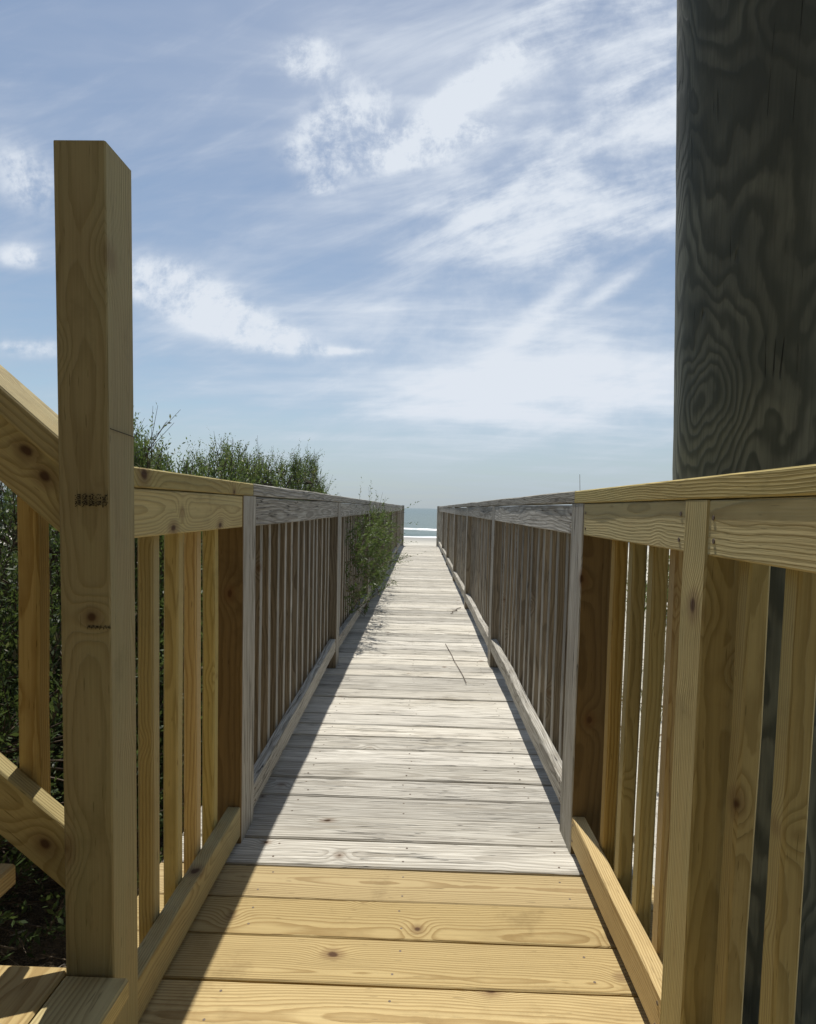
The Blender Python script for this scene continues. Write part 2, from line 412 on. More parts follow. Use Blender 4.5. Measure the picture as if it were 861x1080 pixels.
# ------------------------------------------------------------------ stairs up to the left, and their railing
st = thing('staircase', 'new pine steps climbing to the left beside the tall corner post', 'stairs', (-.9, .5, 0))
def tread(x0, x1, y0, y1, z, mat='pine_g'):
    MB().lumber(((x0 + x1) / 2, y0, z - .019), ((x0 + x1) / 2, y1, z - .019), abs(x1 - x0), .038, (1, 0, 0), ch=.004, seg=3, bow=.0005).build('tread_board', M[mat], st)
tread(-.476, -.586, -.1, 1.006, .200, 'pine_g'); tread(-.590, -.730, -.1, 1.026, .199, 'pine')
rise, run = .19, .225
for i in range(1, 9):
    x = -.476 - .195 - run * (i - 1); z = .2 + rise * i
    tread(x, x - .125, -.1, 1.012, z, 'pine'); tread(x - .13, x - .255, -.1, 1.012, z, 'pine_g')
for sy in (.86, .05):
    v, fc = [], []
    prof = [(-.50, GZ), (-.50, .158)]
    for i in range(1, 9):
        x = -.69 - run * (i - 1); prof += [(x, .158 + rise * (i - 1)), (x, .158 + rise * i)]
    prof += [(-.69 - run * 8, .158 + rise * 8), (-.69 - run * 8, .158 + rise * 8 - .3), (-.86, GZ)]
    n = len(prof)
    for yy in (sy, sy + .038): v += [(px_ + .9, yy - .5, pz) for px_, pz in prof]
    fc = [tuple(range(n)), tuple(range(2 * n - 1, n - 1, -1))] + [(i, i + n, (i + 1) % n + n, (i + 1) % n) for i in range(n)]
    gcs = [(p[2], p[0], p[1]) for p in v]
    mesh_obj('stringer', v, fc, M['pine_g'], st, attrs={'gc': gcs, 'rnd': [(.3, .6, .4)] * len(v), 'knot1': [FAR] * len(v), 'knot2': [FAR] * len(v)})

sr = thing('stair_railing', 'sloping new pine stair railing coming down from the left onto the corner post', 'railing', (-1.2, 1.06, .8))
sl = .845
ux = Vector((-1, 0, sl)).normalized(); nz = Vector((sl, 0, 1)).normalized()
def sloped(nm, zf, W, T, Yc, xa, xb, mat, kn=(), wd=None, rnd=None):
    """zf: height of the centre line at X=-.60"""
    A = (xa, Yc, zf + (-.60 - xa) * sl); B = (xb, Yc, zf + (-.60 - xb) * sl)
    MB().lumber(A, B, W, T, wd or tuple(nz), ch=.003, seg=4, bow=.0005, knots=kn, endcut=((1, 0, 0), (1, 0, 0)), rnd=rnd).build(nm, M[mat], sr)
sloped('cap_rail', 1.1135 - .0245, .0375, .10, 1.068, -.5895, -2.4, 'pine_g')
sloped('top_rail', 1.061 - .0585, .0885, .038, 1.059, -.5895, -2.4, 'pine_g', ((-.6293, 1.04, 1.0437), (-.662, 1.04, 1.0854)))
sloped('bottom_rail', .440 - .0575, .0885, .038, 1.059, -.5895, -2.4, 'pine_g', ((-.6377, 1.04, .411),), rnd=(.4, .9, .25))
for i in range(9):
    x = -.688 - .12 * i
    zt = 1.0 + (-.60 - x) * sl; zb = .33 + (-.60 - x) * sl
    MB().lumber((x, 1.0975, zb), (x + .002, 1.0975, zt), .038, .038, (1, 0, 0), ch=.0045, seg=3, bow=.0006).build('baluster', M['pine'], sr)
MB().lumber((-2.44, 1.06, GZ), (-2.44, 1.06, 2.9), .089, .089, (1, 0, 0), ch=.003).build('post', M['pine_g'], sr)

# ------------------------------------------------------------------ big round piling
def piling():
    m, g = material('treated_piling')
    tc = g.n('ShaderNodeTexCoord').outputs['Object']; x, y, z = g.sep(tc)[0:3]
    n = g.noise(g.comb(g.m('MULTIPLY', x, 2.2), g.m('MULTIPLY', y, 2.2), g.m('MULTIPLY', z, .9)), 1.6, 3, .5, .4)
    n2 = g.noise(g.comb(g.m('MULTIPLY', x, 10.), g.m('MULTIPLY', y, 10.), g.m('MULTIPLY', z, 2.5)), 1.8, 4, .6)
    # swirl round a knot low on the inner side
    dk = g.v('LENGTH', g.v('MULTIPLY', g.v('SUBTRACT', tc, (-.165, -.06, 1.235)), (1., 1., .62)))
    rr = g.m('ADD', g.m('ADD', g.m('MULTIPLY', n, 1.5), g.m('MULTIPLY', n2, .10)), g.m('MULTIPLY', g.m('EXPONENT', g.m('MULTIPLY', dk, -15.)), 1.0))
    q = g.m('FRACT', g.m('MULTIPLY', rr, 12.))
    band = g.m('MULTIPLY', g.step(q, .2, .7), g.step(q, .8, 1., 1., 0.))
    fib = g.noise(g.comb(g.m('MULTIPLY', x, 190.), g.m('MULTIPLY', y, 190.), g.m('MULTIPLY', z, 5.)), 1., 3, .6)
    c = g.mix(g.m('MULTIPLY', band, .75), (.19, .205, .17), (.06, .07, .062))
    c = g.mix(g.step(fib, .35, .75, 0., .4), c, (.06, .066, .056))
    pat = g.noise(tc, 2.6, 4, .6)
    c = g.mix(g.step(pat, .4, .65, 0., .55), c, (.075, .09, .082))
    up_ = g.step(z, 1.1, 1.9, 0., .55)
    c = g.mix(g.m('MULTIPLY', up_, g.step(pat, .3, .6)), c, (.065, .075, .073))
    cr = g.noise(g.comb(g.m('MULTIPLY', x, 22.), g.m('MULTIPLY', y, 22.), g.m('MULTIPLY', z, .7)), 1., 1)
    ck = g.m('MULTIPLY', g.step(g.m('ABSOLUTE', g.m('SUBTRACT', cr, .5)), .001, .007, 1., 0.), g.step(pat, .56, .62))
    c = g.mix(g.m('MULTIPLY', ck, .7), c, (.02, .02, .017))
    hh = g.m('SUBTRACT', g.m('ADD', g.m('MULTIPLY', fib, .5), g.m('MULTIPLY', band, .3)), g.m('MULTIPLY', ck, 2.))
    finish(g, c, .85, hh, .002, .2)
    return m
pm = piling()
v, fc = [], []
NS, NZ = 72, 60
rs = random.Random(5)
cx0, cy0, r0 = .79, 1.46, .2
for j in range(NZ + 1):
    z = -1.4 + 5.2 * j / NZ
    lean = -.045 * (z - 1.05); rad = r0 - .004 * (z - 1.05)
    for i in range(NS):
        t = 2 * math.pi * i / NS
        rr = rad * (1 + .012 * math.sin(3 * t + z * .8) + .006 * math.sin(7 * t - z * 2.1) + .005 * math.sin(z * 5 + t)) + rs.gauss(0, .0006)
        v.append((rr * math.cos(t) + lean, rr * math.sin(t), z))
for j in range(NZ):
    for i in range(NS):
        k = (i + 1) % NS; fc.append((j * NS + i, j * NS + k, (j + 1) * NS + k, (j + 1) * NS + i))
fc.append(tuple(NZ * NS + i for i in range(NS)))
pil = mesh_obj('piling', v, fc, pm, None, (cx0, cy0, 0), smooth=True)
tag(pil, 'thick round dark grey-green timber piling rising past the top right of the picture', 'piling')

# ------------------------------------------------------------------ unseen house added behind the camera to block sky light on post fronts
hs = thing('added_house', 'unseen timber house on pilings, added behind the viewer to shade the posts', 'house', (0, -6, GZ))
def wallbox(name, x0, x1, y0, y1, z0, z1, mat):
    return MB().lumber(((x0 + x1) / 2, (y0 + y1) / 2, z0), ((x0 + x1) / 2, (y0 + y1) / 2, z1), x1 - x0, y1 - y0, (1, 0, 0), ch=.005).build(name, mat, hs)
M['siding'] = plain('grey_siding', (.20, .20, .19), .8)
wallbox('added_floor_frame', -7, 7, -10, -.14, 2.1, 2.45, M['graydark'])
wallbox('added_house_wall', -6.8, 6.8, -9.8, -1.5, 2.452, 5.4, M['siding'])
wallbox('added_roof', -7.2, 7.2, -10.4, -.9, 5.402, 5.6, M['graydark'])
for x in (-5.2, -2.6, 2.6, 5.2):
    for y in (-9.6, -5.6, -2.2):
        wallbox('added_house_pile', x - .13, x + .13, y - .13, y + .13, GZ - .5, 2.098, M['graydark'])

# ------------------------------------------------------------------ terrain, sea
def terr(x, y):
    d = y + 6 * math.sin(x * .021) - 6
    base = GZ
    if d > 12: base = GZ - (d - 12) * .029
    if d > 60: base = GZ - 48 * .029 - (d - 60) * .05
    base = max(base, -9)
    amp = 1 if abs(x) > 1.5 else (abs(x) / 1.5) ** 2
    dune = amp * (.05 * math.sin(x * 1.7 + y * .6) * math.sin(y * 1.1 - x * .4) + (.10 * math.sin(x * .31 + 1) * math.sin(y * .27)))
    if d > 25: dune *= max(0, 1 - (d - 25) / 10)
    if abs(x) > 4 and d < 24:
        s_ = min(1, (abs(x) - 4) / 8); dune += s_ * .5 * max(0, math.sin((d + 6) / 30 * math.pi)) ** 1
    return base + dune
xs = sorted(set([-6000, -2500, -1000, -400, -150, -80, -50] + [round(-40 + i * 2., 2) for i in range(13)] + [round(-14 + i * .4, 2) for i in range(71)] + [16 + i * 2. for i in range(13)] + [50, 80, 150, 400, 1000, 2500, 6000]))
ys = sorted(set([-3000, -800, -200, -60, -25] + [round(-12 + i * .4, 2) for i in range(105)] + [30 + i * 1. for i in range(60)] + [95, 110, 150, 300, 900]))
v = [(x, y, terr(x, y)) for y in ys for x in xs]; nx = len(xs)
fc = [(j * nx + i, j * nx + i + 1, (j + 1) * nx + i + 1, (j + 1) * nx + i) for j in range(len(ys) - 1) for i in range(nx - 1)]
def sand():
    m, g = material('sand')
    tc = g.n('ShaderNodeTexCoord').outputs['Object']; x, y, z = g.sep(tc)[0:3]
    n = g.noise(tc, .9, 5, .6); n2 = g.noise(tc, 14., 5, .65); n3 = g.noise(tc, 140., 3, .6)
    c = g.mix(g.step(n, .35, .65), (.53, .50, .42), (.63, .60, .52))
    c = g.mix(g.step(n2, .52, .7, 0., .55), c, (.30, .25, .18))
    c = g.mix(g.step(n3, .6, .72, 0., .5), c, (.16, .13, .09))
    # leaf litter under the shrubs on the left
    lit = g.m('MULTIPLY', g.step(g.m('ADD', x, g.m('MULTIPLY', n, .8)), -.2, -.8), g.step(y, 14., 11.))
    lc = g.mix(g.step(n2, .35, .65), (.07, .05, .032), (.17, .125, .08))
    lc = g.mix(g.step(n3, .45, .7), lc, (.26, .20, .13))
    c = g.mix(lit, c, lc)
    wet = g.step(z, -1.0, -1.8)
    c = g.mix(wet, c, (.26, .25, .22))
    ro = g.m('SUBTRACT', .95, g.m('MULTIPLY', wet, .35))
    finish(g, c, ro, g.m('ADD', n2, g.m('MULTIPLY', n3, .4)), .03, .25)
    return m
tag(mesh_obj('ground', v, fc, sand(), smooth=True), None, None, kind='structure')

WZ = -2.0
def sea():
    m, g = material('sea_water')
    tc = g.n('ShaderNodeTexCoord').outputs['Object']; x, y, z = g.sep(tc)[0:3]
    w1 = g.noise(g.comb(g.m('MULTIPLY', x, .10), g.m('MULTIPLY', y, .30), 0.), 1., 4, .6)
    w2 = g.noise(g.comb(g.m('MULTIPLY', x, .6), g.m('MULTIPLY', y, 1.5), 0.), 1., 4, .6)
    c = g.mix(g.step(y, 80., 500.), (.085, .125, .115), (.07, .115, .12))
    fo = g.noise(g.comb(g.m('MULTIPLY', x, .045), g.m('MULTIPLY', y, .16), 3.), 1., 5, .62)
    cap_ = g.m('MULTIPLY', g.step(fo, .66, .70), g.step(w2, .4, .6))
    c = g.mix(g.m('MULTIPLY', cap_, .6), c, (.7, .73, .73))
    b, out = finish(g, c, .28, g.m('ADD', g.m('MULTIPLY', w1, 1.), g.m('MULTIPLY', w2, .35)), .55, .3)
    b.inputs['IOR'].default_value = 1.33
    return m
wy = [58 + i * .25 for i in range(160)] + [100, 115, 140, 200, 350, 800, 2000, 6000, 25000]
wx = [-25000, -6000, -1500, -400, -150, -60, -30] + [-20 + i * 1.25 for i in range(33)] + [30, 60, 150, 400, 1500, 6000, 25000]
def wave(x, y):
    z = WZ
    s1 = 85 + 1.2 * math.sin(x * .05) + .4 * math.sin(x * .31)
    z += .24 * math.exp(-((y - s1) / 1.3) ** 2) + .10 * math.exp(-((y - 70 - .8 * math.sin(x * .09)) / .8) ** 2)
    if y < 110: z += .03 * math.sin(y * 1.3 + x * .2)
    return z
v = [(x, y, wave(x, y)) for y in wy for x in wx]; nx = len(wx)
fc = [(j * nx + i, j * nx + i + 1, (j + 1) * nx + i + 1, (j + 1) * nx + i) for j in range(len(wy) - 1) for i in range(nx - 1)]
tag(mesh_obj('sea', v, fc, sea(), smooth=True), None, None, kind='structure')
def foam():
    m, g = material('sea_foam')
    tc = g.n('ShaderNodeTexCoord').outputs['Object']
    n = g.noise(tc, 1.3, 5, .65)
    c = g.mix(g.step(n, .35, .6), (.62, .66, .66), (.9, .91, .9))
    finish(g, c, .8, n, .1, .2); return m
fm = foam()
def foam_strip(yc0, wid, zt, amp, seed, freq):
    rr = random.Random(seed); v, fc = [], []; nn = 260; ph = rr.random() * 6
    for i in range(nn + 1):
        x = -90 + 180 * i / nn
        yo = amp * math.sin(x * freq + ph) + .4 * amp * math.sin(x * freq * 3.7) + rr.gauss(0, .08)
        w_ = wid * (1 + .35 * math.sin(x * .23 + ph) + rr.gauss(0, .10))
        for tt in (-1, -.5, 0, .5, 1):
            zz = max(wave(x, yc0 + yo + w_ * tt), terr(x, yc0 + yo + w_ * tt)) + .02 + zt * (1 - tt * tt) * (1 + rr.gauss(0, .15)) if abs(tt) < 1 else max(wave(x, yc0 + yo + w_ * tt), terr(x, yc0 + yo + w_ * tt)) - .05
            v.append((x, yc0 + yo + w_ * tt, zz))
    for i in range(nn):
        for j in range(4): fc.append((i * 5 + j, i * 5 + j + 5, i * 5 + j + 6, i * 5 + j + 1))
    return v, fc
v1, f1 = foam_strip(84.3, .9, .07, .5, 1, .05)
o_ = len(v1)
for args in ((66., 2.6, .05, .8, 2, .07),):
    v2, f2 = foam_strip(*args); o_ = len(v1); v1 += v2; f1 += [tuple(a + o_ for a in q) for q in f2]
tag(mesh_obj('surf', v1, f1, fm, smooth=True), 'white foam of small waves breaking along the beach', 'surf', kind='stuff')

# ------------------------------------------------------------------ vegetation
def leafmat(name, c1, c2, c3, tr=.45):
    m, g = material(name)
    rn = g.sep(g.attr('rnd'))
    c = g.mix(rn[0], c1, c2); c = g.mix(g.step(rn[1], .84, .93), c, c3)
    d = g.n('ShaderNodeBsdfPrincipled'); g.l(c, d.inputs['Base Color']); d.inputs['Roughness'].default_value = .5; d.inputs['Specular IOR Level'].default_value = .4
    t = g.n('ShaderNodeBsdfTranslucent'); g.l(g.mix(.5, c, (.16, .22, .05)), t.inputs[0])
    mx = g.n('ShaderNodeMixShader'); mx.inputs[0].default_value = tr
    g.l(d.outputs[0], mx.inputs[1]); g.l(t.outputs[0], mx.inputs[2])
    o = g.n('ShaderNodeOutputMaterial'); g.l(mx.outputs[0], o.inputs[0]); return m
M['leaf'] = leafmat('shrub_leaf', (.04, .07, .02), (.10, .145, .04), (.22, .18, .10))
M['leaf_b'] = leafmat('shrub_leaf_yellow', (.07, .11, .028), (.15, .19, .055), (.26, .22, .12))
M['leaf_shaded'] = leafmat('shrub_leaf_shaded', (.028, .048, .016), (.06, .09, .026), (.16, .13, .08), .35)  # shade around these shrubs is put into a darker leaf colour
M['grassb'] = leafmat('grass_blade', (.12, .13, .05), (.22, .20, .09), (.34, .28, .15), .3)
M['litter'] = leafmat('dead_leaf', (.10, .065, .035), (.22, .155, .09), (.42, .36, .28), .1)

def spray_cloud(rng, bases, dirs, lens, nleaf, ll, lw, curve=.25):
    """leafy twigs: vectorised; returns verts, faces, rnd"""
    V, F, RN = [], [], []
    n = len(bases); k = nleaf
    t = (np.arange(k) + .3) / k
    side = rng.normal(size=(n, 3)); bend = rng.normal(size=(n, 3)) * curve; bend[:, 2] = abs(bend[:, 2]) * .8
    P = bases[:, None, :] + dirs[:, None, :] * (lens[:, None] * t)[..., None] + bend[:, None, :] * ((t ** 2)[None, :, None] * lens[:, None, None])
    tang = dirs[:, None, :] + 2 * bend[:, None, :] * t[None, :, None]
    P = P.reshape(-1, 3); tang = tang.reshape(-1, 3); tang /= np.linalg.norm(tang, axis=1)[:, None]
    rnd = rng.normal(size=P.shape); rnd -= (rnd * tang).sum(1)[:, None] * tang; rnd /= np.linalg.norm(rnd, axis=1)[:, None]
    ld = tang * .75 + rnd * .75; ld /= np.linalg.norm(ld, axis=1)[:, None]
    wdv = np.cross(ld, rng.normal(size=P.shape)); wdv /= np.linalg.norm(wdv, axis=1)[:, None]
    sz = rng.uniform(.45, 1.45, size=(len(P), 1)) * np.tile(1 - .45 * t, n)[:, None]
    L = ll * sz; W = lw * sz
    A = P; B = P + ld * L * .5 + wdv * W; Cc = P + ld * L; D = P + ld * L * .5 - wdv * W
    V = np.stack([A, B, Cc, D], 1).reshape(-1, 3)
    F = np.arange(len(V)).reshape(-1, 4)
    r1 = np.repeat(np.repeat(rng.random(n), k) * .6 + rng.random(n * k) * .4, 4); r2 = np.repeat(np.repeat(rng.random(n), k) * .85 + rng.random(n * k) * .15, 4); r3 = np.repeat(rng.random(n * k), 4)
    # twigs as thin 3-sided ribs
    return V, F, np.stack([r1, r2, r3], 1)
def tubes(segs):
    """segs: list of (p0,p1,r0,r1) -> verts, faces"""
    v, fc = [], []
    for p0, p1, a, b in segs:
        p0 = Vector(p0); p1 = Vector(p1); ax = (p1 - p0)
        if ax.length < 1e-5: continue
        ax.normalize(); s_ = ax.orthogonal().normalized(); t_ = ax.cross(s_); i0 = len(v)
        for P, r in ((p0, a), (p1, b)):
            for q in range(4): 
                an = q * math.pi / 2; v.append(tuple(P + (s_ * math.cos(an) + t_ * math.sin(an)) * r))
        for q in range(4):
            k = (q + 1) % 4; fc.append((i0 + q, i0 + k, i0 + 4 + k, i0 + 4 + q))
        fc.append((i0 + 7, i0 + 6, i0 + 5, i0 + 4))
    return v, fc

def shrub(name, label, loc, rx, ry, hgt, n, seed, mat, group, keep=None, leaf=(.036, .0062), upr=.9, tips=50, zlow=.12, twl=(.12, .30), nleaf=20, bare=14, inner=1.):
    rng = np.random.default_rng(seed); rr = random.Random(seed)
    T = thing(name, label, 'shrub', loc, group)
    segs = []; bases = []
    ns = 9; stems = []
    for i in range(ns):
        th = rr.random() * 6.283; r_ = rr.uniform(.2, .9)
        top = Vector((rx * r_ * math.cos(th), ry * r_ * math.sin(th), hgt * rr.uniform(.55, .88)))
        p = Vector((rr.gauss(0, .08), rr.gauss(0, .08), -.15)); q = 5; prev = p
        for j in range(1, q + 1):
            t = j / q; cur = Vector((top.x * t ** .8, top.y * t ** .8, -.15 + (top.z + .15) * t ** 1.1)) + Vector((rr.gauss(0, .04), rr.gauss(0, .04), rr.gauss(0, .03)))
            segs.append((prev, cur, .02 * (1.15 - .85 * (j - 1) / q), .02 * (1.15 - .85 * j / q))); prev = cur; stems.append(cur)
    # spray bases: shell-weighted volume
    m = n
    u = rng.normal(size=(m * 3, 3)); u /= np.linalg.norm(u, axis=1)[:, None]; u[:, 2] = abs(u[:, 2]) * 1.0
    lump = 1 + .13 * np.sin(u[:, 0] * 5 + seed) * np.cos(u[:, 1] * 4 + seed * 2) + .09 * np.sin(u[:, 2] * 9 + u[:, 0] * 6 + seed)
    rad = (1 - rng.random(m * 3) ** 2.2 * .55) * lump
    B = u * rad[:, None] * np.array([rx, ry, hgt * .86]); 
    B = B[B[:, 2] > zlow * rng.random(len(B)) * 3]
    if keep is not None: B = B[keep(B)]
    B = B[:m]
    d = B / np.array([rx, ry, hgt]); d = d * .8 + rng.normal(size=B.shape) * .35; d[:, 2] += upr; d /= np.linalg.norm(d, axis=1)[:, None]
    ln = rng.uniform(twl[0], twl[1], len(B))
    V, F, RN = spray_cloud(rng, B, d, ln, nleaf, leaf[0], leaf[1])
    # coarser inner foliage closes the crown
    nb = len(B) // 2; Bi = B[rng.integers(0, len(B), nb)] * rng.uniform(.62, .93, (nb, 1)) + rng.normal(size=(nb, 3)) * .05
    if keep is not None: Bi = Bi[keep(Bi)]
    di = rng.normal(size=Bi.shape); di[:, 2] += .6; di /= np.linalg.norm(di, axis=1)[:, None]
    Vi, Fi, Ri = spray_cloud(rng, Bi, di, rng.uniform(.12, .25, len(Bi)), 12, leaf[0] * (.9 + .8 * inner), leaf[1] * (1. + 1.2 * inner))
    F = np.vstack([F, Fi + len(V)]); V = np.vstack([V, Vi]); RN = np.vstack([RN, Ri])
    # taller leafy tips
    tb = B[np.argsort(-B[:, 2] + rng.normal(size=len(B)) * .12 * hgt)[:tips]]
    td = rng.normal(size=tb.shape) * .22; td[:, 2] = 1; td /= np.linalg.norm(td, axis=1)[:, None]
    tl = rng.uniform(.12, .26, len(tb))
    V2, F2, RN2 = spray_cloud(rng, tb, td, tl, int(nleaf * 1.1), leaf[0], leaf[1], .15)
    F = np.vstack([F, F2 + len(V)]); V = np.vstack([V, V2]); RN = np.vstack([RN, RN2])
    mesh_obj('foliage', V.tolist(), F.tolist(), M[mat], T, attrs={'rnd': RN})
    st_ = np.array([tuple(s_) for s_ in stems])
    for b, dd, l_ in list(zip(B, d, ln))[::2] + list(zip(tb, td, tl)):
        k = np.argmin(((st_ - b) ** 2).sum(1) + 10 * (st_[:, 2] > b[2]))
        if rr.random() < .5 and np.linalg.norm(st_[k] - b) < .7: segs.append((st_[k], b, .005, .003))
        segs.append((b, b + dd * l_ * .95, .0028, .001))
    for i in range(bare):   # bare twigs sticking out
        b = Vector(tb[rr.randrange(len(tb))]); dd = Vector((rr.gauss(0, .35), rr.gauss(0, .35), 1)).normalized(); L = rr.uniform(.15, .4)
        mid = b + dd * L * .5; segs.append((b, mid, .003, .002))
        for q in range(3):
            e = mid + (dd + Vector((rr.gauss(0, .4), rr.gauss(0, .4), rr.gauss(0, .2)))).normalized() * L * rr.uniform(.3, .6); segs.append((mid, e, .0018, .0008))
    vv, ff = tubes(segs); mesh_obj('branches', vv, ff, M['bark'], T)
    return T

GRPL = 'shrubs behind the left railing'
hedge = [
 ('shaded green shrub behind the stair railing, leftmost of the row', (-1.9, 2.3), .9, .95, 1.72, 'leaf_shaded', 1100),
 ('fine-leaved green shrub just right of the tall post, tips above the cap rail', (-1.47, 3.35), .62, .95, 1.9, 'leaf', 1300),
 ('bushy green shrub, second from the tall post, behind the railing', (-1.72, 4.15), .78, 1.0, 2.22, 'leaf', 1300),
 ('olive green shrub with upright tips in the middle of the left hedge', (-1.7, 5.7), .7, .95, 2.22, 'leaf_b', 1200),
 ('dense shrub behind the first grey post from the corner, dark green', (-1.72, 7.0), .7, .95, 2.28, 'leaf', 1100),
 ('shrub with bare grey twigs rising above it near the hedge end', (-1.62, 8.4), .6, .9, 2.18, 'leaf', 1000),
 ('last tall shrub of the left hedge before open sky', (-1.5, 9.7), .55, .8, 1.75, 'leaf_b', 800),
 ('low shrub past the hedge end, only its twigs above the railing', (-1.45, 11.6), .5, .8, 1.35, 'leaf', 500),
 ('low shrub furthest along the left railing, near the beach', (-1.5, 13.8), .55, .9, 1.2, 'leaf', 400),
 ('shaded shrub standing farther out, seen only beneath the sloping stair rail', (-2.75, 4.0), .85, .85, 1.85, 'leaf_shaded', 900),
]
for i, (lab, (x, y), rx, ry, hg, mt, n) in enumerate(hedge):
    shrub('shrub', lab, (x, y, terr(x, y)), rx, ry, hg, int(n * 2.1), 100 + i, mt, GRPL, keep=lambda B, x=x: (B[:, 0] + x) < -.74, bare=40 if i == 5 else 12, tips=90, inner=.1 if i < 2 or i == 9 else 1.)
# the shrub that grows through and over the left railing
ov = thing('overhanging_shrub', 'green shrub pushed through the left railing, sprays hanging over the deck edge', 'shrub', (-.9, 6.3, GZ))
rng = np.random.default_rng(77)
B = []
while len(B) < 1000:
    y = rng.uniform(4.55, 9.2); t = (y - 4.55) / 4.65
    zt = .96 - .25 * abs(t - .45); z = rng.uniform(.02 + .18 * (1 - t) * (t < .2), zt) ** 1.0
    out = .17 * math.sin(math.pi * min(1, max(.0, z / 1.15)) ** .8) * (.55 + .6 * math.sin(math.pi * min(1, t + .12)))
    lump = .5 + .5 * math.sin(y * 3.3 + z * 4)
    x = rng.uniform(-.8, -.53 + out * (.4 + .6 * lump) + .02)
    if math.sin(y * 5.1 + z * 3) * math.sin(z * 7.3 - y * 2.2) < -.25 and rng.random() < .8: continue
    B.append((x, y, z))
B = np.array(B) - np.array([-.9, 6.3, GZ])
d = rng.normal(size=B.shape) * .45; d[:, 0] += .45; d[:, 1] -= .2; d[:, 2] += .45; d /= np.linalg.norm(d, axis=1)[:, None]
ln = rng.uniform(.09, .22, len(B))
V, F, RN = spray_cloud(rng, B, d, ln, 22, .032, .006, .3)
# a few longer sprays over the deck and above the cap
B2 = np.array([(-.45, 4.9, .85), (-.42, 5.2, .75), (-.42, 5.5, .9), (-.4, 6., .7), (-.38, 6.8, .45), (-.36, 7.6, .35), (-.4, 8.3, .3), (-.42, 5.0, .6), (-.5, 6.2, .92), (-.52, 7.4, .92), (-.55, 5.4, .88), (-.4, 9., .2), (-.4, 8.7, .28), (-.45, 5.1, .8), (-.42, 5.35, .85), (-.44, 4.75, .75)]) - np.array([-.9, 6.3, GZ])
d2 = rng.normal(size=B2.shape) * .3; d2[:, 0] += .7; d2[:, 2] += .3; d2[8:11] = [(-.1, .1, 1), (.2, .3, 1), (.1, -.2, 1)]; d2 /= np.linalg.norm(d2, axis=1)[:, None]
V2, F2, RN2 = spray_cloud(rng, B2, d2, np.array([.30] * len(B2)), 34, .034, .005, .3)
F = np.vstack([F, F2 + len(V)]); V = np.vstack([V, V2]); RN = np.vstack([RN, RN2])
mesh_obj('foliage', V.tolist(), F.tolist(), M['leaf'], ov, attrs={'rnd': RN})
segs = []
rr = random.Random(3)
for i in range(7):
    y = 4.9 + i * .62; prev = Vector((-.15 + rr.gauss(0, .1) + 0, y - 6.3 + .4, -.1)); e = Vector((.42, y - 6.3, .62 + rr.uniform(.4, 1.2)))
    for j in range(1, 5):
        cur = prev.lerp(e, j / 4) + Vector((rr.gauss(0, .02), rr.gauss(0, .03), 0)); segs.append((prev, cur, .011 - .002 * j, .009 - .002 * j)); prev = cur
for b, dd, l_ in list(zip(B, d, ln))[::3] + list(zip(B2, d2, [.3] * len(B2))):
    segs.append((b - dd * .15, b + dd * l_ * .95, .003, .001))
vv, ff = tubes(segs); mesh_obj('branches', vv, ff, M['bark'], ov)

# shrubs to the right of the walk, glimpsed between the balusters
GR = 'dune shrubs beyond the right railing'
for i, (x, y, rx, hg, lab) in enumerate([(4.2, 9.5, 1.0, 1.15, 'low green dune shrub seen between the new balusters, nearest on the right'), (6.8, 13.5, 1.5, 1.5, 'wide olive dune shrub behind the right railing, middle one'),
                          (9.5, 17., 1.9, 1.6, 'broad dune shrub far off behind the piling'), (3.6, 15.5, 1.1, 1.1, 'small dune shrub beyond the right railing, nearest the sea')]):
    shrub('dune_shrub', lab, (x, y, terr(x, y)), rx, rx, hg, 500, 300 + i, 'leaf_b', GR, leaf=(.05, .009), twl=(.15, .35), nleaf=16, tips=30)

# ground cover: dune grass right, litter left (nobody could count these)
def blades(n, region, seed, hgt, w, dens=None):
    rng = np.random.default_rng(seed); V, F, RN = [], [], []
    cl = [(rng.uniform(*region[0]), rng.uniform(*region[1])) for _ in range(n // 28)]
    P = []
    for cxx, cyy in cl:
        for _ in range(28): P.append((cxx + rng.normal() * .10, cyy + rng.normal() * .10))
    for x, y in P:
        z = terr(x, y) - .01; H = hgt * rng.uniform(.4, 1.2); th = rng.random() * 6.28; ln = rng.normal() * .35 * H; lm = rng.normal() * .35 * H
        wx_, wy_ = w * math.cos(th), w * math.sin(th); i0 = len(V)
        V += [(x - wx_, y - wy_, z), (x + wx_, y + wy_, z), (x + ln * .4 + wx_ * .7, y + lm * .4 + wy_ * .7, z + H * .6), (x + ln * .4 - wx_ * .7, y + lm * .4 - wy_ * .7, z + H * .6), (x + ln, y + lm, z + H)]
        F += [(i0, i0 + 1, i0 + 2, i0 + 3), (i0 + 3, i0 + 2, i0 + 4)]; RN += [(rng.random(), rng.random(), 0)] * 5
    return V, F, RN
V, F, RN = blades(9000, ((1.3, 12), (1.5, 22)), 5, .28, .003)
tag(mesh_obj('dune_grass', V, F, M['grassb'], attrs={'rnd': RN}), 'sparse dry dune grass on the sand right of the boardwalk', 'grass', kind='stuff')
V, F, RN = blades(2500, ((-9, -2.8), (2, 22)), 6, .3, .003)
tag(mesh_obj('back_grass', V, F, M['grassb'], attrs={'rnd': RN}), 'dry grass on the sand behind the left shrubs', 'grass', kind='stuff')
rng = np.random.default_rng(9); V, F, RN = [], [], []
